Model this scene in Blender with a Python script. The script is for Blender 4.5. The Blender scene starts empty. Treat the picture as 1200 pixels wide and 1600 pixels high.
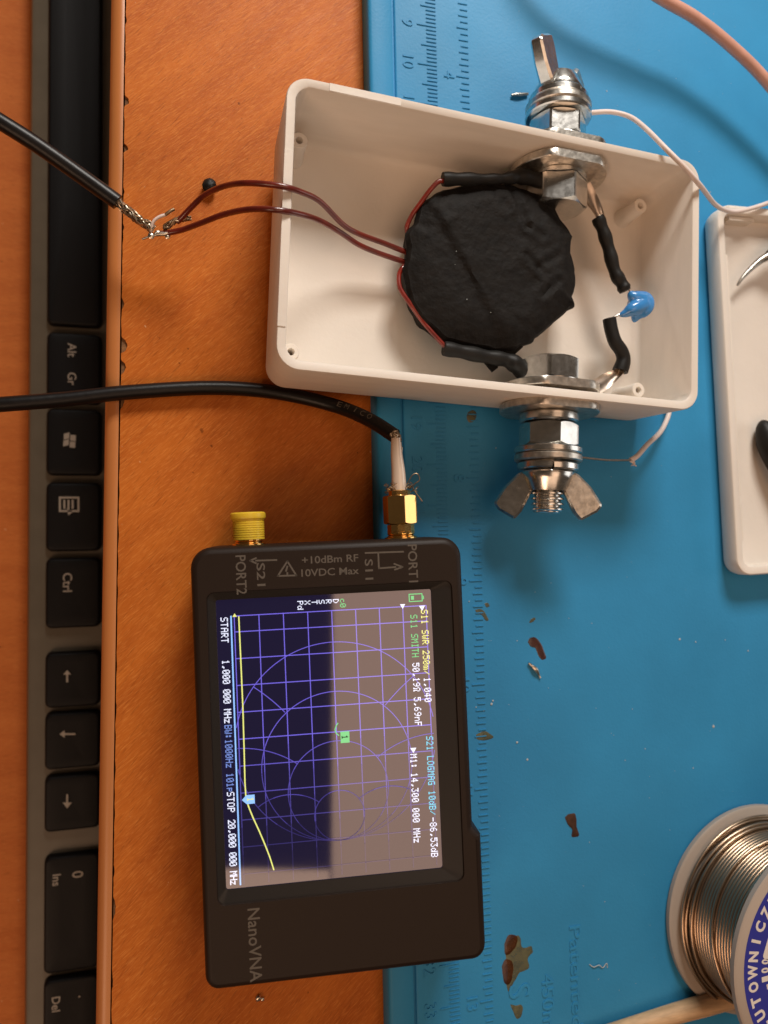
import bpy, math, random
from mathutils import Vector as V, Matrix, noise
from mathutils.geometry import tessellate_polygon

random.seed(7)
PI = math.pi
S = 0.01                      # everything below is written in centimetres
scene = bpy.context.scene
COL = scene.collection

# ------------------------------------------------------------------ camera
FPX, NADX, NADY, CAMH = 1180.0, -340.0, 48.0, 17.85      # focal length and plumb point in photo pixels, height in cm
_d = V((NADX, NADY, FPX)).normalized()
_up = -_d
_X = (V((1, 0, 0)) - _up * _up.x).normalized()
_Y = _up.cross(_X)
CX = V((_X.x, _Y.x, _up.x)); CY = V((_X.y, _Y.y, _up.y)); CZ = V((_X.z, _Y.z, _up.z))   # camera right / down / forward in the world
CAMP = V((0, 0, CAMH))
cd = bpy.data.cameras.new('camera'); cam = bpy.data.objects.new('camera', cd); COL.objects.link(cam)
cam.matrix_world = Matrix(((CX.x, -CY.x, -CZ.x, 0), (CX.y, -CY.y, -CZ.y, 0), (CX.z, -CY.z, -CZ.z, CAMH * S), (0, 0, 0, 1)))
cd.sensor_fit = 'VERTICAL'; cd.sensor_height = 36.0; cd.sensor_width = 27.0
cd.lens = 36.0 * FPX / 1600.0
cd.clip_start = 0.005; cd.clip_end = 20
cd.dof.use_dof = True; cd.dof.focus_distance = 0.166; cd.dof.aperture_fstop = cd.lens / 1.6
scene.camera = cam

# ------------------------------------------------------------------ light
w = bpy.data.worlds.new('World'); scene.world = w; w.use_nodes = True
bg = w.node_tree.nodes['Background']; bg.inputs['Color'].default_value = (1.0, 0.72, 0.5, 1); bg.inputs['Strength'].default_value = 0.05

def area(name, loc, look, sx, sy, watts, col):
    l = bpy.data.lights.new(name, 'AREA'); l.shape = 'RECTANGLE'; l.size = sx * S; l.size_y = sy * S
    l.energy = watts; l.color = col
    o = bpy.data.objects.new(name, l); COL.objects.link(o)
    o.location = V(loc) * S
    z = (V(loc) - V(look)).normalized(); x = V((1, 0, 0)); x = (x - z * x.dot(z)).normalized(); y = z.cross(x)
    o.rotation_euler = Matrix((x, y, z)).transposed().to_euler()
    return o
WARM = (1.0, 0.64, 0.42)
area('ceiling_glow', (15.2, -17, 60), (15.2, -17, 0), 34, 66, 0.90, WARM)  # bright ceiling, shaped to leave a phone-dark area in the screen reflection
area('ceiling_glow_far', (-17, -42, 60), (-17, -42, 0), 30, 17, 0.25, WARM)  # added panel that puts the bright lower strip into the screen reflection
area('desk_lamp', (12, 50, 34), (11, 14, 0), 20, 14, 3.3, (1.0, 0.94, 0.87))
area('left_fill', (-44, -50, 52), (0, -14, -3), 32, 32, 1.5, (1.0, 0.62, 0.40))  # unseen fill added to brighten the lower left desk and shelf
area('window', (74, 8, 26), (8, 2, 0), 40, 34, 0.7, (1.0, 0.96, 0.92))
vs = scene.view_settings
vs.view_transform = 'Standard'; vs.look = 'None'; vs.gamma = 1.0; vs.exposure = 0.0; vs.use_curve_mapping = False

# ------------------------------------------------------------------ helpers
def ray(px, py):
    return (CX * ((px - 600) / FPX) + CY * ((py - 800) / FPX) + CZ)
def at(px, py, z):
    d = ray(px, py); return CAMP + d * ((z - CAMH) / d.z)

class Frame:
    def __init__(s, O, U, Vv, N=None):
        s.O = V(O); s.U = V(U).normalized(); v = V(Vv); s.V = (v - s.U * s.U.dot(v)).normalized(); s.N = s.U.cross(s.V)
    def p(s, u, v, w=0.0): return s.O + s.U * u + s.V * v + s.N * w
    def px(s, x, y, w=0.0):
        d = ray(x, y); O = s.O + s.N * w; t = (O - CAMP).dot(s.N) / d.dot(s.N); q = CAMP + d * t - s.O
        return q.dot(s.U), q.dot(s.V)
    def turned(s, O, a):          # a frame in the same plane turned by a (radians, counter-clockwise)
        return Frame(O, s.U * math.cos(a) + s.V * math.sin(a), s.V * math.cos(a) - s.U * math.sin(a))
FLAT = Frame((0, 0, 0), (1, 0, 0), (0, 1, 0))

class G:
    """a bag of geometry in world centimetres"""
    def __init__(s): s.v = []; s.f = []
    def add(s, v, f):
        n = len(s.v); s.v += [V(a) for a in v]; s.f += [tuple(i + n for i in q) for q in f]; return s
    def loops(s, L, cap0=True, cap1=True, closed=True):
        n = len(L[0]); v = [p for l in L for p in l]; f = []
        for k in range(len(L) - 1):
            for i in range(n if closed else n - 1):
                j = (i + 1) % n
                f.append((k * n + i, k * n + j, (k + 1) * n + j, (k + 1) * n + i))
        if cap0: f.append(tuple(range(n - 1, -1, -1)))
        if cap1: f.append(tuple(range((len(L) - 1) * n, len(L) * n)))
        return s.add(v, f)
    def tube(s, pts, r, seg=10, caps=True):
        pts = [V(p) for p in pts]; n = len(pts); R = r if isinstance(r, (list, tuple)) else [r] * n
        t0 = (pts[1] - pts[0]).normalized(); a = V((0, 0, 1)) if abs(t0.z) < .9 else V((1, 0, 0)); x = (a - t0 * a.dot(t0)).normalized(); L = []
        for i, p in enumerate(pts):
            t = (pts[min(i + 1, n - 1)] - pts[max(i - 1, 0)])
            t = t.normalized() if t.length > 1e-9 else t0
            x = (x - t * x.dot(t)).normalized(); y = t.cross(x)
            L.append([p + (x * math.cos(2 * PI * k / seg) + y * math.sin(2 * PI * k / seg)) * R[i] for k in range(seg)])
        return s.loops(L, caps, caps)
    def lathe(s, O, A, prof, seg=40, cap0=True, cap1=True, rad=None):
        A = V(A).normalized(); a = V((0, 0, 1)) if abs(A.z) < .9 else V((1, 0, 0)); x = (a - A * a.dot(A)).normalized(); y = A.cross(x); O = V(O)
        L = [[O + A * h + (x * math.cos(2 * PI * k / seg) + y * math.sin(2 * PI * k / seg)) * (rad(r, k / seg) if rad else r) for k in range(seg)] for r, h in prof]
        return s.loops(L, cap0, cap1)
    def hexnut(s, O, A, flat, h0, h1, rot=0.0, bore=None, top_chamfer=True, bot_chamfer=True):
        A = V(A).normalized(); a = V((0, 0, 1)); x = (a - A * a.dot(A)).normalized(); y = A.cross(x); O = V(O); seg = 72; L = []
        def hexr(t): return flat / 2 / math.cos(((t - rot) % (PI / 3)) - PI / 6)
        def ring(fr, h): return [O + A * (h(2 * PI * k / seg) if callable(h) else h) + (x * math.cos(2 * PI * k / seg) + y * math.sin(2 * PI * k / seg)) * fr(2 * PI * k / seg) for k in range(seg)]
        c = flat / 2 * .97; k_ = .55
        if bore: L.append(ring(lambda t: bore, h0))
        if bot_chamfer: L.append(ring(lambda t: c, h0)); L.append(ring(hexr, lambda t: h0 + (hexr(t) - c) * k_))
        else: L.append(ring(hexr, h0))
        if top_chamfer: L.append(ring(hexr, lambda t: h1 - (hexr(t) - c) * k_)); L.append(ring(lambda t: c, h1))
        else: L.append(ring(hexr, h1))
        if bore: L.append(ring(lambda t: bore, h1))
        return s.loops(L, not bore, not bore)
    def plate(s, fr, poly, w0, w1):              # extruded polygon in a frame
        n = len(poly)
        return s.loops([[fr.p(u, v, w0) for u, v in poly], [fr.p(u, v, w1) for u, v in poly]])
    def box(s, fr, u0, u1, v0, v1, w0, w1):
        return s.plate(fr, [(u0, v0), (u1, v0), (u1, v1), (u0, v1)], w0, w1)

def smooth_path(pts, n=8):
    P = [V(p) for p in pts]; out = []
    Q = [P[0] * 2 - P[1]] + P + [P[-1] * 2 - P[-2]]
    for i in range(1, len(Q) - 2):
        a, b, c, d = Q[i - 1:i + 3]
        for k in range(n):
            t = k / n
            out.append(0.5 * ((2 * b) + (c - a) * t + (2 * a - 5 * b + 4 * c - d) * t * t + (3 * b - a - 3 * c + d) * t ** 3))
    out.append(P[-1]); return out

def rrect(w, h, r, n=6):
    """counter-clockwise rounded rectangle about 0,0"""
    o = []
    for cx, cy, a0 in ((w / 2 - r, h / 2 - r, 0), (-w / 2 + r, h / 2 - r, 90), (-w / 2 + r, -h / 2 + r, 180), (w / 2 - r, -h / 2 + r, 270)):
        for k in range(n + 1):
            a = math.radians(a0 + 90 * k / n); o.append((cx + r * math.cos(a), cy + r * math.sin(a)))
    return o
def round_poly(P, n=5):
    """polygon with (x, y, radius) corners -> points"""
    o = []; m = len(P)
    for i in range(m):
        x, y, r = P[i]; c = V((x, y)); a = V(P[i - 1][:2]) - c; b = V(P[(i + 1) % m][:2]) - c; a.normalize(); b.normalize()
        if r <= 0: o.append((x, y)); continue
        ang = math.acos(max(-1, min(1, a.dot(b)))); d = r / math.tan(ang / 2)
        p0 = c + a * d; p1 = c + b * d; ce = c + (a + b).normalized() * (r / math.sin(ang / 2))
        a0 = math.atan2(p0.y - ce.y, p0.x - ce.x); a1 = math.atan2(p1.y - ce.y, p1.x - ce.x)
        da = (a1 - a0 + PI) % (2 * PI) - PI
        for k in range(n + 1):
            t = a0 + da * k / n; o.append((ce.x + r * math.cos(t), ce.y + r * math.sin(t)))
    return o
def inset(poly, d):
    """offset a counter-clockwise polygon inwards"""
    o = []; m = len(poly)
    for i in range(m):
        p = V(poly[i]); a = V(poly[i - 1]); b = V(poly[(i + 1) % m])
        e0 = p - a; e1 = b - p
        n0 = V((-e0.y, e0.x)); n1 = V((-e1.y, e1.x))
        if n0.length > 1e-9: n0.normalize()
        if n1.length > 1e-9: n1.normalize()
        nn = n0 + n1
        nn = nn / max(nn.length_squared / 2, 1e-6) if nn.length > 1e-6 else n0
        q = p + nn * d; o.append((q.x, q.y))
    return o

ORG = {}
def link(name, g, mat, parent=None, smooth=None, label=None, kind=None):
    me = bpy.data.meshes.new(name); o0 = ORG.get(parent.name, V((0, 0, 0))) if parent else V((0, 0, 0))
    me.from_pydata([tuple((p - o0) * S) for p in g.v], [], g.f)
    me.materials.append(mat)
    if smooth is not None:
        me.polygons.foreach_set('use_smooth', [True] * len(me.polygons)); me.set_sharp_from_angle(angle=math.radians(smooth))
    me.update()
    o = bpy.data.objects.new(name, me); COL.objects.link(o)
    if parent: o.parent = parent
    ORG[o.name] = o0
    if label: o['label'] = label
    if kind: o['kind'] = kind
    return o
def thing(name, label, cat, loc, group=None):
    o = bpy.data.objects.new(name, None); o.empty_display_size = .01; COL.objects.link(o)
    o.location = V(loc) * S; ORG[o.name] = V(loc); o['label'] = label; o['category'] = cat
    if group: o['group'] = group
    return o
def tag(o, label, cat, group=None):
    o['label'] = label; o['category'] = cat
    if group: o['group'] = group
    return o

def text_geo(txt, fr, A, h, width=None, ext=0.0, lift=0.0, center=False, bold=0.0, spacing=1.0):
    """letters lying in frame fr, baseline starting at (u, v)=A along fr.U, cap height h"""
    c = bpy.data.curves.new('txt', 'FONT'); c.body = txt; c.size = 1.0; c.extrude = 0.0; c.resolution_u = 3; c.offset = bold; c.space_character = spacing
    o = bpy.data.objects.new('txt', c); COL.objects.link(o)
    dg = bpy.context.evaluated_depsgraph_get(); me = bpy.data.meshes.new_from_object(o.evaluated_get(dg))
    vs_ = [v.co.copy() for v in me.vertices]; fs = [tuple(p.vertices) for p in me.polygons]
    bpy.data.objects.remove(o); bpy.data.curves.remove(c); bpy.data.meshes.remove(me)
    k = h / 0.729; x0 = min(v.x for v in vs_); x1 = max(v.x for v in vs_); kx = width / (x1 - x0) if width else k
    off = (x1 - x0) * kx / 2 if center else 0.0
    P = [(A[0] + (v.x - x0) * kx - off, A[1] + v.y * k - (h / 2 if center else 0)) for v in vs_]
    g = G(); n = len(P)
    if ext <= 0:
        g.add([fr.p(u, v, lift) for u, v in P], fs)
    else:
        edges = {}
        for f in fs:
            for i in range(len(f)):
                e = (f[i], f[(i + 1) % len(f)]); edges[e] = 1
        F = [tuple(i + n for i in f) for f in fs]
        F += [(a, b, b + n, a + n) for (a, b) in edges if (b, a) not in edges]
        g.add([fr.p(u, v, lift) for u, v in P] + [fr.p(u, v, lift + ext) for u, v in P], F)
    return g

# ------------------------------------------------------------------ materials
def mat(name, col, rough=.5, metal=0.0, spec=.5, var=0.0, vscale=300.0, bump=0.0, bscale=600.0, emit=None, strength=1.0, coat=0.0, stretch=None, bdist=.0004, rvar=0.0, sss=0.0):
    m = bpy.data.materials.new(name); m.use_nodes = True; nt = m.node_tree; N = nt.nodes; L = nt.links; b = N['Principled BSDF']
    b.inputs['Base Color'].default_value = (*col, 1); b.inputs['Roughness'].default_value = rough; b.inputs['Metallic'].default_value = metal
    b.inputs['Specular IOR Level'].default_value = spec; b.inputs['Coat Weight'].default_value = coat
    if emit: b.inputs['Emission Color'].default_value = (*emit, 1); b.inputs['Emission Strength'].default_value = strength
    if sss: b.inputs['Subsurface Weight'].default_value = sss; b.inputs['Subsurface Radius'].default_value = (.004, .003, .002); b.inputs['Subsurface Scale'].default_value = .3
    if var or bump or rvar:
        tc = N.new('ShaderNodeTexCoord'); mp = N.new('ShaderNodeMapping'); L.new(tc.outputs['Object'], mp.inputs['Vector'])
        if stretch: mp.inputs['Scale'].default_value = stretch
    if var:
        n = N.new('ShaderNodeTexNoise'); n.inputs['Scale'].default_value = vscale; n.inputs['Detail'].default_value = 6; L.new(mp.outputs[0], n.inputs['Vector'])
        r = N.new('ShaderNodeValToRGB'); r.color_ramp.elements[0].position = .3; r.color_ramp.elements[1].position = .7
        r.color_ramp.elements[0].color = (*[c * (1 - var) for c in col], 1); r.color_ramp.elements[1].color = (*[min(1, c * (1 + var)) for c in col], 1)
        L.new(n.outputs['Fac'], r.inputs[0]); L.new(r.outputs[0], b.inputs['Base Color'])
    if rvar:
        n = N.new('ShaderNodeTexNoise'); n.inputs['Scale'].default_value = vscale * 1.7; n.inputs['Detail'].default_value = 4; L.new(mp.outputs[0], n.inputs['Vector'])
        mr = N.new('ShaderNodeMapRange'); mr.inputs['To Min'].default_value = max(.02, rough - rvar); mr.inputs['To Max'].default_value = rough + rvar; L.new(n.outputs['Fac'], mr.inputs['Value']); L.new(mr.outputs[0], b.inputs['Roughness'])
    if bump:
        n = N.new('ShaderNodeTexNoise'); n.inputs['Scale'].default_value = bscale; n.inputs['Detail'].default_value = 5; L.new(mp.outputs[0], n.inputs['Vector'])
        bm = N.new('ShaderNodeBump'); bm.inputs['Strength'].default_value = bump; bm.inputs['Distance'].default_value = bdist; L.new(n.outputs['Fac'], bm.inputs['Height']); L.new(bm.outputs[0], b.inputs['Normal'])
    return m

def wood_mat(name, base, dark, light, ang, rough=.42):
    """varnished veneer: soft figure, fine slanting scratches and dark specks"""
    m = bpy.data.materials.new(name); m.use_nodes = True; nt = m.node_tree; N = nt.nodes; L = nt.links; b = N['Principled BSDF']
    tc = N.new('ShaderNodeTexCoord')
    def noise_(scale, rot, stretch, detail=6, rough_=.55):
        rt = N.new('ShaderNodeMapping'); rt.inputs['Rotation'].default_value = (0, 0, rot); L.new(tc.outputs['Object'], rt.inputs['Vector'])
        mp = N.new('ShaderNodeMapping'); mp.inputs['Scale'].default_value = stretch; L.new(rt.outputs[0], mp.inputs['Vector'])
        n = N.new('ShaderNodeTexNoise'); n.inputs['Scale'].default_value = scale; n.inputs['Detail'].default_value = detail; n.inputs['Roughness'].default_value = rough_
        L.new(mp.outputs[0], n.inputs['Vector']); return n.outputs['Fac']
    def ramp(v, a, bb, c0=(0, 0, 0, 1), c1=(1, 1, 1, 1)):
        r = N.new('ShaderNodeValToRGB'); r.color_ramp.elements[0].position = a; r.color_ramp.elements[1].position = bb
        r.color_ramp.elements[0].color = c0; r.color_ramp.elements[1].color = c1; L.new(v, r.inputs[0]); return r.outputs[0]
    def mix(fac, a, bb, amt=1.0):
        x = N.new('ShaderNodeMix'); x.data_type = 'RGBA'
        if amt != 1.0:
            k = N.new('ShaderNodeMath'); k.operation = 'MULTIPLY'; k.inputs[1].default_value = amt; L.new(fac, k.inputs[0]); fac = k.outputs[0]
        L.new(fac, x.inputs['Factor'])
        for s_, q in ((x.inputs['A'], a), (x.inputs['B'], bb)):
            if isinstance(q, tuple): s_.default_value = (*q, 1)
            else: L.new(q, s_)
        return x.outputs['Result']
    fig = ramp(noise_(38, ang, (1, 5, 1)), .3, .72)
    c = mix(fig, dark, base)
    streak = ramp(noise_(240, ang, (1, 16, 1), 8, .65), .5, .74)
    c = mix(streak, c, light, .5)
    c = mix(ramp(noise_(420, ang + .12, (1, 9, 1), 3), .52, .66), c, light, .55)
    c = mix(ramp(noise_(300, ang - .1, (1, 12, 1), 4), .56, .70), c, tuple(x * .55 for x in dark), .5)
    c = mix(ramp(noise_(120, ang + .06, (1, 30, 1), 2), .66, .70), c, light, .6)
    c = mix(ramp(noise_(520, 0, (1, 1, 1), 2), .73, .79), c, tuple(x * .35 for x in dark), .8)
    c = mix(ramp(noise_(430, 1, (1, 1.6, 1), 2), .74, .78), c, (.75, .5, .28), .55)
    L.new(c, b.inputs['Base Color'])
    rr = N.new('ShaderNodeMapRange'); rr.inputs['To Min'].default_value = rough - .08; rr.inputs['To Max'].default_value = rough + .16; L.new(noise_(90, ang, (1, 6, 1)), rr.inputs['Value']); L.new(rr.outputs[0], b.inputs['Roughness'])
    bm = N.new('ShaderNodeBump'); bm.inputs['Strength'].default_value = .25; bm.inputs['Distance'].default_value = .0003; L.new(noise_(520, ang, (1, 5, 1)), bm.inputs['Height']); L.new(bm.outputs[0], b.inputs['Normal'])
    b.inputs['Specular IOR Level'].default_value = .12
    return m

M_WOOD = wood_mat('varnished_veneer', (.56, .155, .020), (.42, .10, .013), (.68, .24, .05), -PI / 4)
M_TRAY = wood_mat('tray_laminate', (.58, .17, .04), (.48, .125, .028), (.62, .21, .055), 0.0, .5)
M_BAND = mat('edge_banding', (.52, .19, .055), .35, var=.12, vscale=60, stretch=(1, .1, 1))
M_CORE = mat('dark_chipboard', (.17, .08, .03), .9, var=.5, vscale=900, bump=.6, bscale=900)
M_MAT = mat('blue_silicone', (.033, .262, .52), .5, spec=.25, var=.07, vscale=45, bump=.12, bscale=1500, rvar=.07)
M_WHITE = mat('white_printed_plastic', (.76, .69, .61), .5, spec=.3, var=.03, vscale=80, bump=.12, bscale=900, stretch=(1, 1, 5), sss=.06)
M_BLACKTAPE = mat('black_cloth_tape', (.0075, .006, .005), .7, spec=.18, var=.4, vscale=420, bump=.6, bscale=700, bdist=.0005)
M_SLEEVE = mat('black_heat_shrink', (.011, .010, .009), .5, spec=.25, bump=.3, bscale=500)
M_JACKET = mat('black_cable_jacket', (.006, .005, .005), .38, spec=.3, bump=.12, bscale=700)
M_CASE = mat('dark_brown_plastic', (.018, .0105, .007), .5, spec=.22, bump=.15, bscale=2500, bdist=.0001)
M_BEZEL = mat('bezel_plastic', (.014, .012, .011), .4, spec=.35)
M_PRINT = mat('grey_print', (.10, .083, .066), .6)
M_ZINC = mat('zinc_plate', (.74, .73, .70), .24, 1.0, rvar=.08, var=.1, vscale=500, bump=.03, bscale=900)
M_ZINCR = mat('worn_zinc_plate', (.62, .58, .52), .36, 1.0, rvar=.12, var=.25, vscale=700, bump=.10, bscale=1400)
M_STEEL = mat('dull_steel', (.42, .40, .36), .34, 1.0, rvar=.12, var=.25, vscale=700, bump=.3, bscale=900)
M_TIN = mat('tinned_lug', (.60, .50, .42), .33, 1.0, var=.2, vscale=500, rvar=.1)
M_GOLD = mat('gold_plate', (.93, .60, .22), .16, 1.0, rvar=.05, vscale=600)
M_BRAID = mat('tinned_braid', (.44, .36, .27), .35, 1.0, var=.35, vscale=900)
M_BRAIDD = mat('tarnished_braid', (.30, .21, .13), .45, 1.0, var=.5, vscale=900)
M_ENAMEL = mat('red_enamel_wire', (.20, .018, .010), .25, spec=.6, var=.35, vscale=250, coat=.3)
M_ENAMELD = mat('dark_enamel_wire', (.13, .014, .008), .28, spec=.6, var=.3, vscale=250, coat=.3)
M_CLEAR = mat('clear_dielectric', (.62, .50, .40), .12, spec=.7, coat=.6)
M_PINK = mat('pale_pink_insulation', (.78, .66, .61), .45, sss=.05, var=.05)
M_PINKD = mat('salmon_pink_insulation', (.62, .33, .25), .42, sss=.05, var=.08)
M_BLUECAP = mat('blue_epoxy', (.045, .25, .62), .22, spec=.6, coat=.4, bump=.1, bscale=500)
M_YELLOW = mat('yellow_vinyl', (.74, .50, .035), .36, sss=.08)
M_KEY = mat('black_key_plastic', (.005, .0045, .005), .5, spec=.22, bump=.1, bscale=2500)
M_KBODY = mat('dark_grey_keyboard_plastic', (.125, .105, .076), .45, spec=.35, var=.08, vscale=120)
M_LEGEND = mat('pale_grey_legend', (.42, .37, .31), .6)
M_SOLDER = mat('solder_wire', (.52, .385, .27), .30, 1.0)
M_FLANGE = mat('translucent_grey_plastic', (.40, .335, .28), .42, sss=.05)
M_LABEL = mat('blue_label_paper', (.030, .035, .29), .42)
M_LABELW = mat('white_label_print', (.74, .68, .62), .5)
M_STICK = mat('pale_wood_stick', (.62, .40, .22), .55, var=.2, vscale=160, stretch=(1, 6, 6), bump=.3, bscale=400)
M_FLUX = mat('brown_flux', (.075, .022, .006), .2, spec=.6, var=.35, vscale=700)
M_FLUXO = mat('olive_flux', (.13, .11, .03), .3, spec=.5, var=.4, vscale=500)
for m_, a_ in ((M_FLUX, .82), (M_FLUXO, .72)): m_.node_tree.nodes['Principled BSDF'].inputs['Alpha'].default_value = a_
M_FLAKE = mat('dark_brown_flake', (.045, .016, .007), .5, var=.4, vscale=900)
M_DUST = mat('white_dust', (.46, .50, .50), .8)
M_SCRAP = mat('shiny_scrap', (.75, .68, .58), .3, 1.0, var=.3, vscale=1200)
M_GLASS = mat('black_screen_glass', (.004, .004, .006), .04, spec=1.0, emit=(.004, .003, .026), strength=1.0); M_GLASS.node_tree.nodes['Principled BSDF'].inputs['IOR'].default_value = 1.85
def glow(name, c, s=1.0):
    m = mat(name, (.004, .004, .006), .04, spec=1.0, emit=c, strength=s); m.node_tree.nodes['Principled BSDF'].inputs['IOR'].default_value = 1.85; return m
E_GRID = glow('lcd_grid_violet', (.17, .13, .74)); E_GRIDD = glow('lcd_smith_violet', (.13, .095, .60))
E_YEL = glow('lcd_yellow', (.85, .85, .22), 1.1); E_WHITE = glow('lcd_white', (.80, .82, 1.0), 1.25); E_CYAN = glow('lcd_cyan', (.08, .62, .85), 1.1)
E_GREEN = glow('lcd_green', (.06, .62, .20), 1.0); E_LBLUE = glow('lcd_light_blue', (.30, .55, 1.0), 1.15); E_DIM = glow('lcd_dim_blue', (.20, .30, .75))

# ------------------------------------------------------------------ the setting: desk and keyboard tray
DX = -1.06                                   # front edge of the desk
desk = thing('desk', 'orange brown varnished desk top with a chipped front edge', 'desk', (DX, 0, -1.9)); desk['kind'] = 'structure'; del desk['category']
g = G(); g.box(FLAT, DX + .035, 58, -48, 48, -1.9, -.05); link('core', g, M_CORE, desk)
# veneer sheet with small bites along its edge
notch = {-10.9: (.12, .2), -9.6: (.05, .3), -8.0: (.08, .5), -7.2: (.05, .3), -3.6: (.04, .15), 3.2: (.11, .40), 3.95: (.13, .32), 4.45: (.16, .36), 5.4: (.08, .25), 7.15: (.06, .18), 8.0: (.05, .2), 9.0: (.12, .18), 10.1: (.13, .22), 12.0: (.05, .2)}
edge = []; y = -14.0
while y <= 14.0:
    d = .03 + .018 * noise.noise(V((y * 3.1, 0, 0)))
    for c, (dep, wid) in notch.items():
        q = abs(y - c) / (wid / 2)
        if q < 1: d = max(d, dep * math.sqrt(1 - q * q) * (1 + .3 * noise.noise(V((y * 14, 4, 0)))))
    edge.append((DX + max(.008, d), y)); y += .035
poly = [(58, -48), (58, 48), (DX + .03, 48)] + edge[::-1] + [(DX + .03, -48)]
tri = tessellate_polygon([[V((a, b, 0)) for a, b in poly]])
g = G(); n = len(poly)
g.add([(a, b, 0) for a, b in poly] + [(a, b, -.049) for a, b in poly], [tuple(t) for t in tri] + [(i, (i + 1) % n, (i + 1) % n + n, i + n) for i in range(n)])
link('veneer', g, M_WOOD, desk)
g = G(); prof = [(.0, -1.9), (.0, -.012), (-.05, .0), (-.13, -.012), (-.22, -.06), (-.285, -.15), (-.31, -.28), (-.31, -1.9)]
g.loops([[V((DX + a, -48, z)) for a, z in prof], [V((DX + a, 48, z)) for a, z in prof]]); link('edge_band', g, M_BAND, desk, 40)
g = G(); g.box(FLAT, -46, 14, -48, 48, -10.6, -9.3)
o = link('keyboard_tray', g, M_TRAY); o['kind'] = 'structure'; o['label'] = 'lower reddish wooden keyboard shelf below the desk edge'

# ------------------------------------------------------------------ keyboard
KZ = -7.3
kb = thing('keyboard', 'black computer keyboard on the lower shelf beside the desk edge', 'keyboard', (-2, 0, -9.29))
FK = Frame((0, 0, KZ), (1, .012, 0), (-.012, 1, 0))
k0 = FK.px(41, 600)[0]
g = G(); prof = [(k0 + .25, -1.99), (k0 + .02, -1.6), (k0 - .02, -.55), (k0 + .06, -.36), (k0 + .2, -.30), (9.0, -.26), (9.3, -.5), (9.3, -1.99)]
g.loops([[FK.p(a, -19.5, z) for a, z in prof][::-1], [FK.p(a, 26, z) for a, z in prof][::-1]]); link('body', g, M_KBODY, kb, 40)
KX0 = FK.px(72, 900)[0]; KX1 = FK.px(156, 900)[0]
def fy(py): return FK.px(112, py)[1]
ktext = {'space': [], }
keys = [(-400, 507, 'space'), (521, 628, 'altgr'), (640, 741, 'win'), (755, 860, 'menu'), (873, 980, 'ctrl'), (1020, 1104, 'left'), (1114, 1200, 'down'), (1212, 1297, 'right'), (1337, 1517, 'ins'), (1529, 1618, 'del')]
for p0, p1, nm in keys:
    y0, y1 = fy(p1), fy(p0); g = G(); cx, cy = (KX0 + KX1) / 2, (y0 + y1) / 2; ww, hh = KX1 - KX0, y1 - y0; L = []
    for ins, z in ((-.03, -.27), (-.02, -.1), (.0, -.045), (.03, -.012), (.075, .0)):
        L.append([FK.p(cx + a, cy + b, z) for a, b in rrect(ww - 2 * ins, hh - 2 * ins, max(.06, .17 - ins * .4), 4)])
    # slightly dished top
    L.append([FK.p(cx + a, cy + b, -.03) for a, b in rrect(ww * .35, hh * .6, .06, 4)])
    g.loops(L, False, True); ko = link('key', g, M_KEY, kb, 40)
    FT = Frame(FK.O, -FK.V, FK.U)                       # letters read downwards in the photograph
    def leg(txt, px, py, h, lift=.006, **kw):
        u, v = FK.px(px, py); link('legend', text_geo(txt, FT, (-v, u), h, lift=lift, center=True, bold=.012, **kw), M_LEGEND, ko)
    def poly_leg(polys):
        gg = G()
        for P in polys:
            Q = [FK.px(a, b) for a, b in P]; ar = sum(Q[i - 1][0] * Q[i][1] - Q[i][0] * Q[i - 1][1] for i in range(len(Q)))
            if ar < 0: Q = Q[::-1]
            gg.plate(FK, Q, -.012, .006)
        link('legend', gg, M_LEGEND, ko)
    if nm == 'altgr': leg('Alt', 113, 547, .26); leg('Gr', 113, 592, .26)
    elif nm == 'win':
        P = []
        for i in range(2):
            for j in range(2):
                x0, yy = 100 + i * 10 - j * .8, 678 + j * 10.5 + i * 1.5
                P.append([(x0, yy), (x0 + 8.6, yy - 2.5 + i * 3), (x0 + 8.2, yy + 6.8 + i * 3), (x0 - .5, yy + 9)])
        poly_leg(P)
    elif nm == 'menu':
        P = [[(92, 776), (124, 776), (124, 779), (92, 779)], [(92, 797), (124, 797), (124, 800), (92, 800)], [(92, 779), (95, 779), (95, 797), (92, 797)], [(121, 779), (124, 779), (124, 797), (121, 797)]]
        P += [[(x, 781), (x + 3, 781), (x + 3, 795), (x, 795)] for x in (99, 105.5, 112)] + [[(104, 793), (114, 800), (107, 805)]]
        poly_leg(P)
    elif nm == 'ctrl': leg('Ctrl', 106, 910, .27)
    elif nm == 'left': poly_leg([[(103, 1052), (110, 1045), (110, 1059)][::1], [(109.9, 1050.5), (116, 1050.5), (116, 1053.5), (109.9, 1053.5)]] if False else [[(105, 1047), (99, 1054), (111, 1054)], [(103.5, 1054), (106.5, 1054), (106.5, 1066), (103.5, 1066)]])
    elif nm == 'down': poly_leg([[(93, 1147), (101, 1141), (101, 1153)], [(101, 1145.5), (118, 1145.5), (118, 1148.5), (101, 1148.5)]])
    elif nm == 'right': poly_leg([[(105, 1263), (98, 1254), (112, 1254)], [(103.5, 1254), (106.5, 1254), (106.5, 1241), (103.5, 1241)]])
    elif nm == 'ins': leg('0', 122, 1366, .32); leg('Ins', 89, 1375, .24)
    elif nm == 'del': leg('Del', 88, 1569, .24); leg('.', 131, 1556, .3)

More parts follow.
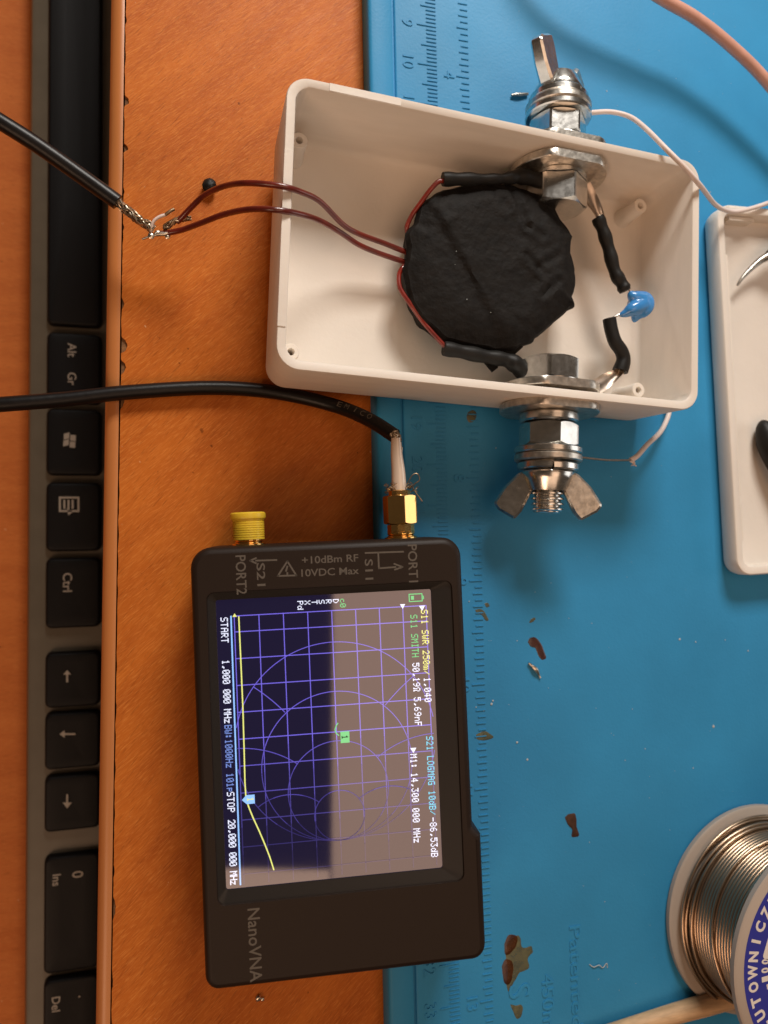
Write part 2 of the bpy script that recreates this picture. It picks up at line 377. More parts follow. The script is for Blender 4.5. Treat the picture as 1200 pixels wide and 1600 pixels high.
# ------------------------------------------------------------------ blue silicone mat
MZ = .50
FM = Frame((6.348, 12.916, MZ), (1, .0226, 0), (-.0226, 1, 0))      # u across, v up; origin on the 9 cm tick
mat_o = thing('silicone_mat', 'blue silicone work mat with moulded rulers and raised border', 'work mat', (20, 0, 0))
uo = -1.78; mw, mh = 30.0, 45.0; mcx, mcy = uo + mw / 2, 9.0 + 1.15 - mh / 2
def mloop(i, z, r): return [FM.p(mcx + a, mcy + b, z) for a, b in rrect(mw - 2 * i, mh - 2 * i, max(.1, r - i), 8)]
g = G(); g.loops([mloop(.03, -.497, .8), mloop(0, -.45, .8), mloop(0, .03, .8), mloop(.03, .085, .8), mloop(.09, .11, .8), mloop(.30, .10, .8), mloop(.56, .10, .8), mloop(.595, .085, .8), mloop(.615, -.05, .8), mloop(.68, -.055, .8), mloop(.70, -.01, .8), mloop(.73, .0, .8)])
link('sheet', g, M_MAT, mat_o, 50)
g = G()
for k in range(0, 440):
    v = 9.0 - k / 10.0
    if not -25 < v < 9.5: continue
    ln = .50 if k % 10 == 0 else (.40 if k % 5 == 0 else .26)
    g.box(FM, -ln, 0, v - .011, v + .011, -.005, .022)
V8 = FM.px(749, 747)[1]; UI = FM.px(749, 747)[0]
for k in range(0, 16 * 17):
    v = V8 + 8 * 2.54 - k * 2.54 / 16
    if not -25 < v < 9.5: continue
    ln = .34 if k % 16 == 0 else (.30 if k % 8 == 0 else (.25 if k % 4 == 0 or k % 2 == 0 else .2))
    g.box(FM, UI - ln, UI, v - .012, v + .012, -.005, .022)
link('ruler_ticks', g, M_MAT, mat_o, kind='stuff')
FMT = Frame(FM.O, -FM.V, FM.U)
for cmn in range(1, 35):
    v = 9.0 - cmn
    link('numeral', text_geo(str(cmn), FMT, (-v, -.74), .30, ext=.024, lift=-.002, center=True), M_MAT, mat_o)
for inch in range(1, 14):
    v = V8 + (8 - inch) * 2.54
    link('numeral', text_geo(str(inch), FMT, (-v, UI - .53), .30, ext=.024, lift=-.002, center=True), M_MAT, mat_o)
def mat_text(t, px, py, h, wd=None):
    u, v = FM.px(px, py); link('lettering', text_geo(t, FMT, (-v, u), h, wd, ext=.024, lift=-.002), M_MAT, mat_o)
mat_text('Patented', 889, 1448, .34, 2.5); mat_text('450mm', 846, 1524, .34, 1.75); mat_text('S', 795, 1541, .60)

def blob(px_pts, z, thick, m, parent, name, jag=.0, label=None):
    P = [at(a, b, z) for a, b in px_pts]; c = sum(P, V((0, 0, 0))) / len(P)
    Q = smooth_path(P + [P[0]], 5)[:-1]
    Q = [c + (q - c) * (1 + jag * noise.noise(q * 6)) for q in Q]
    up = V((0, 0, 1)); g = G()
    g.loops([[q for q in Q], [c + (q - c) * .93 + up * thick * .7 for q in Q], [c + (q - c) * .6 + up * thick for q in Q]], False, True)
    if (Q[1] - Q[0]).cross(Q[2] - Q[1]).z < 0: g.f = [f[::-1] for f in g.f]
    return link(name, g, m, parent, 60, label=label)
Z = MZ + .001
blob([(824, 1003), (829, 997), (838, 997), (846, 1006), (850, 1018), (853, 1028), (847, 1031), (841, 1024), (836, 1012), (829, 1010)], Z, .009, M_FLUX, mat_o, 'flux_stain', .1)
blob([(829, 968), (834, 965), (837, 967), (832, 972), (827, 973)], Z, .006, M_FLUXO, mat_o, 'flux_stain', .1)
blob([(788, 1475), (793, 1463), (802, 1460), (808, 1466), (807, 1478), (801, 1486), (795, 1492), (789, 1490)], Z + .002, .007, M_FLUX, mat_o, 'flux_stain', .1)
blob([(784, 1510), (790, 1500), (799, 1501), (802, 1512), (800, 1530), (794, 1539), (787, 1533)], Z + .004, .009, M_FLUX, mat_o, 'flux_stain', .1)
blob([(789, 1485), (797, 1470), (812, 1466), (816, 1480), (829, 1479), (833, 1487), (826, 1496), (825, 1514), (812, 1520), (803, 1535), (797, 1547), (791, 1540), (793, 1520), (792, 1500)], Z, .006, M_FLUXO, mat_o, 'flux_stain', .15)
blob([(798, 1570), (806, 1571), (814, 1570), (817, 1576), (814, 1588), (808, 1592), (803, 1584)], Z, .005, M_FLUXO, mat_o, 'flux_stain', .15)
blob([(731, 644), (738, 640), (744, 646), (741, 658), (733, 660), (729, 652)], Z, .006, M_FLUXO, mat_o, 'flux_stain', .2)
blob([(742, 953), (751, 951), (758, 958), (763, 968), (759, 970), (753, 961), (745, 958)], Z, .006, M_FLUXO, mat_o, 'flux_stain', .2)
blob([(745, 1148), (755, 1143), (766, 1146), (770, 1152), (758, 1157), (747, 1155)], Z, .006, M_FLUXO, mat_o, 'flux_stain', .25)
blob([(757, 943), (762, 942), (765, 947), (760, 949)], Z, .005, M_FLUXO, mat_o, 'flux_stain', .2)
# flakes, clippings and crumbs lying about
g = G()
def lump(g, c, r, seed, flat=.5):
    c = V(c); P = []
    for th, n in ((-.9, 4), (0, 6), (.9, 4)):
        P.append([c + V((math.cos(2 * PI * k / 6) * math.cos(th), math.sin(2 * PI * k / 6) * math.cos(th), math.sin(th) * flat)) * r * (1 + .5 * noise.noise(V((k * 2.3 + seed, th * 3, seed)))) for k in range(6)])
    g.loops(P)
rnd = random.Random(3)
spots = [(948, 142, 2), (965, 165, 1), (1110, 300, 2), (775, 700, 1.5), (955, 745, 1), (1062, 999, 3.5), (1087, 1003, 2), (1133, 1000, 1.5), (1169, 1017, 2.2), (1115, 1135, 4.2), (808, 1160, 3.2), (824, 1187, 3.0), (1008, 1170, 1.5), (977, 1188, 1.6), (1083, 1200, 2), (988, 1108, 1.5), (945, 1409, 1.5), (921, 1316, 1.4), (1047, 1297, 1.2), (935, 1530, 1.3), (768, 1100, 3.4), (770, 1095, 2.5), (756, 1110, 2.2), (744, 1105, 1.7), (733, 940, 1.8), (861, 911, 1), (808, 1001, 1.7), (836, 925, 1.2), (889, 966, 1.2), (925, 974, 1.3), (694, 738, 1), (857, 1075, 1)]
for i, (a, b, r) in enumerate(spots): lump(g, at(a, b, MZ + .008), r * .0095, i, .3)
for i in range(150):
    a, b = rnd.uniform(740, 1195), rnd.uniform(10, 1590)
    lump(g, at(a, b, MZ + .003), rnd.choice((.004, .005, .006, .009)), i + 50)
o = link('dust', g, M_DUST); o['kind'] = 'stuff'; o['label'] = 'white dust specks scattered over the blue mat'
# small clipping of solder / wire
tag(link('solder_clipping', G().tube(smooth_path([at(826, 1036, .54), at(834, 1043, .56), at(839, 1049, .55), at(844, 1059, .53)], 5), [.03 + .035 * math.sin(PI * min(1, max(0, (i - 2) / 11))) for i in range(16)], 7), M_SCRAP, None, 60), 'tiny bright solder clipping beside the curved brown flux stain', 'clipping')
tag(link('wire_clipping', G().tube([at(799, 149, .55), at(806, 148, .56), at(812, 148, .56), at(825, 147, .55)], [.03, .05, .05, .035], 7), M_STEEL, None, 60), 'short grey wire clipping on the mat by the upper wing nut', 'clipping')
tag(blob([(883, 1277), (888, 1272), (897, 1271), (901, 1280), (901, 1292), (905, 1305), (899, 1308), (893, 1307), (894, 1296), (887, 1288)], MZ + .002, .018, M_FLAKE, None, 'brown_flake', .12), 'dark brown flake with a narrow tail alone on the mat', 'flake')
tag(link('white_fibre', G().tube(smooth_path([at(921, 1507, .51), at(928, 1511, .53), at(936, 1508, .54), at(942, 1512, .52), at(948, 1505, .52), at(949, 1512, .51)], 4), .011, 5), M_DUST, None, 60), 'thin white fibre on the mat near the moulded lettering', 'fibre')
g = G(); c_ = at(328, 291, .14)
g.loops([[c_ + V((math.cos(2 * PI * k / 16) * math.cos(a), math.sin(2 * PI * k / 16) * math.cos(a), math.sin(a) * .75)) * .17 * (1 + .22 * noise.noise(V((math.cos(2 * PI * k / 16) * 1.5, math.sin(2 * PI * k / 16) * 1.5, a * 2)))) for k in range(16)] for a in [-1.5 + 3.0 * i / 9 for i in range(10)]])
tag(link('black_crumb', g, M_SLEEVE, None, 70), 'small round black crumb on the desk beside the red wire', 'crumb')
g = G(); lump(g, at(404, 1560, .05), .07, 3.2, .6); lump(g, at(410, 1562, .04), .04, 1.2, .6)
tag(link('crumb', g, M_SCRAP, None, 60), 'tiny pale crumb on bare desk below the handheld meter', 'crumb')

# ------------------------------------------------------------------ white box
FB = Frame((7.167, 6.336, .585), (math.cos(-.036), math.sin(-.036), -.014), (math.sin(.036), math.cos(.036), -.010))
BL, BW, BD, BT = 10.117, 6.124, 2.205, .21
box = thing('plastic_box', 'open white plastic box holding bolts and a black taped coil', 'box', FB.p(0, 0, 0))
def bl(i, z, r): return [FB.p(a, b, z) for a, b in rrect(BL - 2 * i, BW - 2 * i, r, 8)]
g = G(); g.loops([bl(.30, 0, .35), bl(.17, .02, .4), bl(.10, .09, .45), bl(.085, .2, .46), bl(.012, BD - .03, .48), bl(.03, BD, .47), bl(BT - .02, BD, .33), bl(BT, BD - .02, .32), bl(BT + .05, .32, .28), bl(BT + .09, .24, .26), bl(BT + .2, .20, .24)])
body = link('body', g, M_WHITE, box, 45)
for su in (-1, 1):
    for sv in (-1, 1):
        uu, vv = su * (BL / 2 - BT - .30) - (.32 if su > 0 else 0), sv * (BW / 2 - BT - .48); g = G()
        L = []
        for r, z in ((.245, .18), (.20, .50), (.185, 1.0), (.17, 1.02), (.085, 1.02), (.075, 1.0), (.07, .6)):
            L.append([FB.p(uu + r * math.cos(2 * PI * k / 24), vv + r * math.sin(2 * PI * k / 24), z) for k in range(24)])
        g.loops(L, False, True); link('screw_boss', g, M_WHITE, box, 40)
# lid locating ribs on the left rim and a thin step on the upper rim
for (u0, u1, v0, v1) in ((-BL / 2 + .02, -BL / 2 + .19, -2.2, 1.45), (-2.6, -BL / 2 + .9, BW / 2 - .19, BW / 2 - .03)):
    g = G(); g.box(FB, min(u0, u1), max(u0, u1), v0, v1, BD - .05, BD + .018); link('rim_ridge', g, M_WHITE, box)

# ------------------------------------------------------------------ terminal bolts
A_ = FB.V
def terminal(label, O, A, rot_head, rot_nut, wing_ang, shank_end, head):
    """O = wall outer surface on the bolt axis; A points out of the box"""
    t = thing('terminal_bolt', label, 'bolt', O, 'terminal bolts through the box walls')
    A = V(A).normalized()
    zin = -BT - .06
    def cut(lim):                                     # plate washers sawn flat to fit the box height
        def f(r, q):
            c = abs(math.cos(2 * PI * q)); return r if r * c < lim else lim / c
        return f
    # inside the box
    g = G(); g.lathe(O, A, [(.42, zin), (1.14, zin), (1.16, zin - .02), (1.16, zin - .17), (1.14, zin - .19), (.42, zin - .19)], 72, rad=cut(.98)); link('inner_plate_washer', g, M_ZINCR, t, 35)
    g = G(); g.lathe(O, A, [(.4, zin - .19), (.70, zin - .19), (.72, zin - .21), (.72, zin - .29), (.4, zin - .31)], 40); link('washer', g, M_ZINC, t, 35)
    g = G(); g.hexnut(O, A, 1.28, zin - .31 - head, zin - .31, rot_head, None, False, True)
    link('bolt_head', g, M_ZINC, t, 25)
    # shank with thread
    pr = [(.32, zin - .3), (.32, shank_end - .85)]; hh = shank_end - .85
    while hh < shank_end - .06: pr += [(.385, hh + .03), (.385, hh + .06), (.32, hh + .09), (.32, hh + .11)]; hh += .125
    pr += [(.32, shank_end), (.28, shank_end + .03)]
    g = G(); g.lathe(O, A, pr, 32); link('threaded_shank', g, M_ZINC, t, 30)
    # outside
    g = G(); g.lathe(O, A, [(.42, .02), (1.15, .02), (1.17, .04), (1.17, .18), (1.15, .20), (.42, .20)], 72, rad=cut(.98)); link('outer_plate_washer', g, M_ZINCR, t, 35)
    g = G(); g.lathe(O, A, [(.4, .21), (.66, .21), (.70, .25), (.70, .39), (.66, .43), (.4, .43)], 44); link('washer', g, M_ZINC, t, 40)
    g = G(); g.hexnut(O, A, 1.22, .45, 1.0, rot_nut, .38); link('hex_nut', g, M_ZINC, t, 25)
    hgt = 1.02
    for r, th, mm in ((.80, .16, M_ZINC), (.795, .17, M_ZINCR)):
        g = G(); g.lathe(O, A, [(.4, hgt), (r - .03, hgt), (r, hgt + .03), (r, hgt + th - .03), (r - .03, hgt + th), (.4, hgt + th)], 48); link('washer', g, mm, t, 40); hgt += th + .014
    # split washer with its cut
    g = G(); seg = 56; L = []
    xa = (V((0, 0, 1)) - A * A.z).normalized(); ya = A.cross(xa)
    for k in range(seg + 1):
        th = .35 + (2 * PI - .06) * k / seg; r_ = xa * math.cos(th) + ya * math.sin(th); o_ = O + A * (hgt + .03 * k / seg)
        L.append([o_ + r_ * .42, o_ + r_ * .69, o_ + r_ * .72 + A * .03, o_ + r_ * .72 + A * .15, o_ + r_ * .69 + A * .18, o_ + r_ * .42 + A * .18])
    g.loops([l[::-1] for l in L]); link('split_washer', g, M_ZINC, t, 40); hgt += .22
    # wing nut
    g = G(); g.lathe(O, A, [(.4, hgt), (.60, hgt), (.625, hgt + .04), (.58, hgt + .18), (.50, hgt + .38), (.46, hgt + .46), (.38, hgt + .46)], 44, False, False)
    wn = link('wing_nut', g, M_ZINC, t, 50)
    for s_ in (1, -1):
        R = (xa * math.cos(wing_ang) + ya * math.sin(wing_ang)) * s_; fr = Frame(O + A * hgt, R, A)
        P = round_poly([(.34, .01, .0), (.66, .02, .2), (1.0, .36, .5), (1.26, .78, .10), (1.14, .93, .06), (.76, 1.15, .08), (.60, .96, .3), (.36, .46, .0)], 4)
        hw = .19; g = G(); ins = inset(P, .05); L = []
        for pol, ww in ((ins, -hw), (P, -hw + .06), (P, hw - .06), (ins, hw)):
            L.append([fr.p(u, v, ww * (1.15 - .35 * min(1, u / 1.2))) for u, v in pol])
        g.loops(L); link('wing', g, M_ZINCR if s_ < 0 else M_ZINC, wn, 35)
    return t
ZB = 1.14
ul = FB.px(857, 680, ZB)[0]; uu_ = FB.px(872, 178, ZB)[0]
terminal('shiny zinc terminal bolt with its wing nut lying flat towards the handheld meter', FB.p(ul, -BW / 2 + .045, ZB), -FB.V, .45, .1, PI / 2 + .42, 2.55, .52)
terminal('shiny zinc terminal bolt with its wing nut turned upright beside the pink wire', FB.p(uu_, BW / 2 - .045, ZB), FB.V, .12, .30, -.95, 2.0, .66)

# ------------------------------------------------------------------ black taped coil with its wires
CPx = [(672, 309), (653, 321), (650, 335), (646, 349), (632, 365), (635, 384), (633, 405), (629, 421), (634, 454), (643, 482), (662, 507), (693, 533), (725, 541), (770, 550), (802, 549), (806, 545), (830, 537), (827, 533), (845, 522), (865, 505), (885, 487), (895, 482), (890, 468), (897, 450), (896, 425), (888, 400), (889, 380), (892, 373), (882, 360), (872, 345), (862, 328), (850, 318), (838, 306), (825, 302), (803, 295), (790, 291), (760, 288), (725, 291), (690, 299)]
coil = thing('taped_coil', 'round coil wrapped in wrinkled black tape inside the white box', 'coil', at(765, 415, .8))
ZC0, ZC1 = .83, 1.95
_q = [at(a, b, 1.6) for a, b in CPx]; Q = []
for a, b in zip(_q, _q[1:] + _q[:1]):
    for k in range(4): Q.append(a.lerp(b, k / 4))
cc = sum(Q, V((0, 0, 0))) / len(Q); L = []
Q = [cc + (q - cc) * (1 + .014 * noise.noise(q * 5)) for q in Q]
SEAM = (at(690, 345, 1.95), at(792, 532, 1.95))
CREASE = [(at(800, 300, 1.9), at(822, 356, 1.9), .06), (at(822, 356, 1.9), at(846, 372, 1.9), .04), (at(838, 420, 1.9), at(872, 400, 1.9), .05), (at(846, 462, 1.9), at(872, 440, 1.9), .07), (at(820, 400, 1.9), at(845, 428, 1.9), .04), (at(700, 330, 1.9), at(664, 352, 1.9), .05), (at(650, 392, 1.9), at(672, 352, 1.9), .05), (at(850, 520, 1.9), at(800, 500, 1.9), .03), (at(770, 300, 1.9), at(790, 330, 1.9), .03)]
def seg_d(p, a, b):
    a = V((a.x, a.y)); b = V((b.x, b.y)); p = V((p.x, p.y)); t = max(0, min(1, (p - a).dot(b - a) / (b - a).length_squared)); return (p - a - (b - a) * t).length
rows = [(.86, ZC0), (.93, ZC0 + .12), (.955, 1.2), (.985, 1.5), (1.0, 1.60), (.992, 1.66), (.965, 1.76)]
for k in range(30): 
    q = 1 - k / 30; sc = .94 * q + .012; rows.append((sc, 1.955 - .17 * max(0, (sc - .74) / .2) ** 2 - .02 * (1 - q)))
for sc, z in rows:
    row = []
    for q in Q:
        d = q - cc; flat = d * sc
        if sc < .93 and z > 1.6: flat = flat.lerp(d.normalized() * 1.74 * sc, min(1, (.93 - sc) * 3))
        p = cc + flat; p.z = z
        if sc < .997 and z > 1.3:
            e = V((p.x, p.y, 0)); amp = 1.0 if z > 1.6 else .4
            p.z += amp * (.030 * noise.noise(e * 1.3) + .014 * noise.noise(e * 3.6 + V((3, 0, 0))) + .006 * noise.noise(e * 9))
            a, b = SEAM; nrm = V((-(b.y - a.y), b.x - a.x)).normalized(); sd = (V((p.x - a.x, p.y - a.y))).dot(nrm)
            p.z += amp * (.085 / (1 + math.exp(-sd * 70)) - .042)
            for a, b, dep in CREASE:
                dd = seg_d(p, a, b); p.z += amp * dep * .55 * (math.exp(-(dd / .07) ** 2) * -1 + .9 * math.exp(-((dd - .15) / .10) ** 2))
        elif z <= 1.3:
            p = p + d.normalized() * .05 * noise.noise(p * 3)
        row.append(p)
    L.append(row)
g = G(); g.loops([l[::-1] for l in L] if (Q[3] - Q[0]).cross(cc - Q[0]).z < 0 else L); link('tape_wrap', g, M_BLACKTAPE, coil, 35)
g = G(); 
for i in range(80):
    a, r = rnd.uniform(0, 2 * PI), 1.45 * math.sqrt(rnd.random()); lump(g, (cc.x + r * math.cos(a), cc.y + r * math.sin(a), 1.955), rnd.choice((.006, .008, .012)), i)
link('lint', g, M_DUST, coil, kind='stuff')
def cpx(a, b, z): return at(620 + a / 2.857, 230 + b / 2.857, z)
def wire(pts, r, m, parent, name='wire', seg=10, n=8, label=None):
    return link(name, G().tube(smooth_path(pts, n), r, seg), m, parent, 60, label=label)
wire([cpx(215, 150, 1.95), cpx(185, 155, 1.95), cpx(150, 190, 1.9), cpx(105, 250, 1.72), cpx(70, 300, 1.6), cpx(45, 355, 1.55), cpx(50, 400, 1.4)], .056, M_ENAMEL, coil, label='red enamelled wire running up the coil edge')
wire([cpx(60, 520, 1.35), cpx(30, 535, 1.5), cpx(10, 570, 1.5), cpx(15, 630, 1.55), cpx(60, 700, 1.6), cpx(110, 770, 1.6), cpx(160, 830, 1.65), cpx(215, 890, 1.7)], .056, M_ENAMEL, coil, label='red enamelled wire running down the coil edge')
def path_r(n, f): return [f(i / (n - 1)) for i in range(n)]
P = smooth_path([cpx(205, 143, 1.95), cpx(300, 143, 1.98), cpx(420, 143, 2.0), cpx(500, 138, 2.0), cpx(560, 130, 1.95), cpx(640, 150, 1.9), cpx(690, 152, 1.85)], 8)
link('sleeve', G().tube(P, path_r(len(P), lambda t: .155 - .035 * math.exp(-((t - .38) / .16) ** 2) + .03 * math.exp(-((t - .7) / .12) ** 2) + .012 * math.sin(t * 40)), 14), M_SLEEVE, coil, 60)
P = smooth_path([cpx(210, 898, 1.72), cpx(300, 915, 1.72), cpx(400, 935, 1.7), cpx(480, 948, 1.7), cpx(530, 970, 1.7), cpx(575, 1010, 1.66), cpx(625, 1030, 1.6)], 8)
link('sleeve', G().tube(P, path_r(len(P), lambda t: .165 + .05 * math.exp(-((t - .72) / .16) ** 2) + .03 * math.exp(-((t - .9) / .1) ** 2) + .012 * math.sin(t * 33)), 14), M_SLEEVE, coil, 60)
g = G(); fr = Frame(cpx(505, 905, 1.62), (1, .12, .1), (-.12, 1, 0)); g.plate(fr, round_poly([(-.3, -.06, 0), (.1, -.12, .03), (.36, .06, .02), (.1, .10, .05), (-.3, .12, 0)], 3), -.02, .02); link('tape_flap', g, M_BLACKTAPE, coil)
g = G(); fr = Frame(cpx(430, 975, 1.5), (1, -.3, 0), (.3, 1, .0)); g.plate(fr, [(-.25, 0), (.02, -.16), (.12, -.02), (.1, .1)], -.03, .03); link('tape_flap', g, M_BLACKTAPE, coil)
# the two leads that leave the box
W1 = [(640, 396, 1.4), (632, 393, 1.45), (600, 380, 1.55), (560, 365, 1.7), (535, 350, 1.95), (500, 315, 2.5), (470, 300, 2.85), (435, 290, 2.98), (385, 286, 2.7), (350, 291, 2.2), (320, 305, 1.7), (298, 325, 1.35), (284, 340, 1.15), (276, 347, 1.08)]
W2 = [(640, 413, 1.35), (628, 408, 1.4), (590, 395, 1.5), (560, 382, 1.6), (530, 362, 1.85), (500, 345, 2.3), (470, 335, 2.75), (432, 328, 2.95), (390, 327, 2.65), (350, 335, 2.1), (310, 350, 1.55), (285, 359, 1.2), (262, 364, 1.02), (252, 365, 1.0)]
wire([at(*p) for p in W1], .062, M_ENAMELD, coil, label='upper dark red lead leaving the box'); wire([at(*p) for p in W2], .062, M_ENAMELD, coil, label='lower dark red lead leaving the box')

# ------------------------------------------------------------------ blue capacitor between two ring lugs
cap = thing('capacitor', 'blue disc capacitor on short sleeved leads between the two bolts', 'capacitor', at(1000, 480, .8))
fr = Frame(at(1001, 476, 1.70), (.80, -.10, .58), (.12, .99, .0)); c0 = fr.O
g = G(); n = 26
g.loops([[fr.p(math.cos(2 * PI * k / n) * .335 * math.cos(a), math.sin(2 * PI * k / n) * .36 * math.cos(a), math.sin(a) * .17) for k in range(n)] for a in [-PI / 2 + .02 + (PI - .04) * i / 14 for i in range(15)]])
P = smooth_path([c0 + fr.U * .05, at(988, 483, 1.78), at(978, 489, 1.72), at(967, 493, 1.66)], 5); g.tube(P, [.20 * (1 - i / (len(P) - 1)) ** .8 + .035 for i in range(len(P))], 14)
P = smooth_path([c0 + fr.V * .1, at(989, 463, 1.76), at(983, 456, 1.75)], 5); g.tube(P, [.19 * (1 - i / (len(P) - 1)) + .06 for i in range(len(P))], 14)
P = smooth_path([c0 - fr.V * .1, at(993, 496, 1.62), at(991, 504, 1.55)], 5); g.tube(P, [.17 * (1 - i / (len(P) - 1)) + .04 for i in range(len(P))], 12)
dk = link('disc', g, M_BLUECAP, cap, 70)
md = dk.modifiers.new('merge', 'REMESH'); md.mode = 'VOXEL'; md.voxel_size = .00022; md.use_smooth_shade = True
md = dk.modifiers.new('soften', 'SMOOTH'); md.factor = .5; md.iterations = 10
wire([at(985, 458, 1.75), at(982, 449, 1.76), at(976, 450, 1.76), at(968, 440, 1.75)], .03, M_ZINC, cap, 'lead')
wire([at(971, 491, 1.68), at(964, 493, 1.65), at(958, 497, 1.62), at(955, 504, 1.6)], .03, M_ZINC, cap, 'lead')
def lug(pts, z0):
    pass
P = smooth_path([at(934, 340, 1.75), at(943, 362, 1.75), at(952, 392, 1.72), at(961, 425, 1.72), at(972, 444, 1.74), at(977, 455, 1.75)], 8); link('sleeve', G().tube(P, path_r(len(P), lambda t: .155 + .012 * math.sin(t * 30)), 14), M_SLEEVE, cap, 60)
P = smooth_path([at(952, 498, 1.6), at(955, 515, 1.6), at(961, 534, 1.62), at(971, 549, 1.62), at(974, 563, 1.6), at(969, 580, 1.58)], 8); link('sleeve', G().tube(P, path_r(len(P), lambda t: .165 + .03 * math.exp(-((t - 1) / .2) ** 2)), 14), M_SLEEVE, cap, 60)
for a, b, za, zb, wd in (((912, 290), (939, 343), 1.85, 1.8, .19), ((930, 606), (972, 578), 1.78, 1.6, .17)):
    p0, p1 = at(*a, za), at(*b, zb); fr2 = Frame(p0, p1 - p0, V((0, 0, 1)).cross(p1 - p0)); ln = (p1 - p0).length
    g = G(); L = []
    for i in range(9):
        u = ln * i / 8; k = max(0, (i - 3) / 5); wv = wd * (1.15 - .15 * k); row = []
        for q in range(9):          # a strip that rolls up into the crimp barrel
            th = (q / 8 - .5) * (1.2 + 3.4 * k); R = wv * 2 / (1.2 + 3.4 * k) * 1.0
            row.append(fr2.p(u, R * math.sin(th) * 1.0, R * (1 - math.cos(th)) * .9 - .06))
        L.append(row)
    L2 = [[p + fr2.N * .025 for p in l] for l in L]
    g.loops([l + m[::-1] for l, m in zip(L, L2)]); link('ring_lug', g, M_TIN, cap, 40)
wire([at(936, 338, 1.76), at(941, 346, 1.8)], .07, M_BRAID, cap, 'strands', n=2); wire([at(972, 571, 1.62), at(970, 583, 1.64)], .08, M_BRAID, cap, 'strands', n=2)

# ------------------------------------------------------------------ coax cables
def strands(paths, r, n, spread, seed, g=None):
    rr = random.Random(seed); g = g or G()
    for k in range(n):
        ph = rr.uniform(0, 2 * PI); out = []
        base = smooth_path(paths, 4); m = len(base)
        for i, p in enumerate(base):
            a = ph + i * .55 * (1 if k % 2 else -1); s_ = spread * (.75 + .25 * math.sin(i + k))
            t = (base[min(i + 1, m - 1)] - base[max(i - 1, 0)]).normalized(); x = V((0, 0, 1)).cross(t).normalized(); y = t.cross(x)
            out.append(p + (x * math.cos(a) + y * math.sin(a)) * s_ + V((rr.uniform(-1, 1), rr.uniform(-1, 1), rr.uniform(-1, 1))) * r * .8)
        g.tube(out, r, 5)
    return g
c1 = thing('coax_cable', 'black coaxial cable with frayed bare braid joined to the red wires', 'cable', at(100, 250, .4), 'black coaxial cables')
wire([at(-260, 60, 1.5), at(-120, 118, 1.45), at(0, 190, 1.35), at(60, 228, 1.25), at(120, 270, 1.15), at(184, 316, 1.1)], .165, M_JACKET, c1, 'jacket', 16)
g = strands([at(180, 313, 1.1), at(200, 330, 1.1), at(222, 346, 1.06), at(240, 358, 1.02)], .017, 22, .095, 5); link('braid', g, M_BRAID, c1, 70)
g = strands([at(186, 318, 1.05), at(212, 342, 1.02), at(236, 358, 1.0)], .03, 7, .05, 6); link('braid', g, M_BRAIDD, c1, 70)
wire([at(236, 362, 1.04), at(239, 348, 1.12), at(247, 340, 1.16), at(260, 335, 1.18)], .035, M_PINK, c1, 'core')
g = G(); g.tube([at(222, 374, .98), at(234, 369, 1.0), at(246, 366, 1.02), at(258, 366, 1.03), at(270, 360, 1.06)], [.022, .03, .055, .05, .03], 8); rr = random.Random(2)
for i in range(7): lump(g, at(240 + rr.uniform(-6, 22), 366 + rr.uniform(-5, 4), 1.03), rr.uniform(.04, .085), i)
link('solder_joint', g, M_SCRAP, c1, 70)
g = strands([at(256, 358, 1.04), at(266, 350, 1.06), at(280, 343, 1.1), at(298, 340, 1.1)], .018, 12, .06, 8)
for i in range(4): lump(g, at(262 + i * 9, 352 - i * 3, 1.06), .05, i + 3)
link('braid', g, M_BRAIDD, c1, 70)
wire([at(258, 336, 1.18), at(266, 330, 1.2), at(272, 327, 1.19)], .035, M_BRAIDD, c1, 'burnt_end')

FD = Frame((3.303, -4.012, 2.45), (math.cos(.044), math.sin(.044), .153), (-math.sin(.044), math.cos(.044), .009))
DU, DV, DWD, DLN, DTH = .10, -.427, 5.62, 8.893, 2.0
WP = -1.02                                                  # height of the sockets below the front face
pu1 = FD.px(627, 845, WP)[0]; pu2 = FD.px(389, 850, WP)[0]; DTOP = DV + DLN / 2
c2 = thing('coax_cable', 'black printed coaxial cable screwed onto the meter with a gold connector', 'cable', FD.p(pu1, DTOP + 2, -1.8), 'black coaxial cables')
J = [at(-260, 650, -.2), at(-120, 640, .05), at(0, 632, .17), at(100, 624, .17), at(200, 613, .17), at(330, 606, .17), at(430, 613, .2), at(520, 633, .55), at(575, 655, 1.2), at(617, 681, 1.75)]
JS = smooth_path(J, 10); link('jacket', G().tube(JS, .165, 18), M_JACKET, c2, 60)
# white print on the jacket
for i, ch in enumerate('EMICO'):
    target = (536 + i * 12.0, 634.5 + i * 4.6)
    best = min(range(len(JS) - 1), key=lambda k: (JS[k] - at(*target, JS[k].z)).length); p = at(*target, JS[best].z); tdir = (JS[best + 1] - JS[best]).normalized()
    up = (V((0, 0, 1)) - tdir * tdir.z).normalized(); side = up.cross(tdir); pc = JS[best]
    fr = Frame(pc + tdir * (p - pc).dot(tdir) + up * .168, tdir, side); link('printing', text_geo(ch, fr, (0, .02), .13, center=True, width=.12 if ch != 'I' else .03, lift=.001), M_PRINT, c2)
top = lambda h, du=0, dw=0: FD.p(pu1 + du, DTOP + h, WP + dw)
g = strands([at(612, 676, 1.78), at(619, 683, 1.8), top(1.95), top(1.72)], .02, 20, .10, 11); link('braid', g, M_BRAID, c2, 70)
P = [at(619, 684, 1.8), top(1.85, -.02), top(1.5, .0), top(1.05)]; link('dielectric', G().tube(smooth_path(P, 6), path_r(19, lambda t: .115 + .06 * t), 14), M_CLEAR, c2, 60)
rr = random.Random(21); g = G()
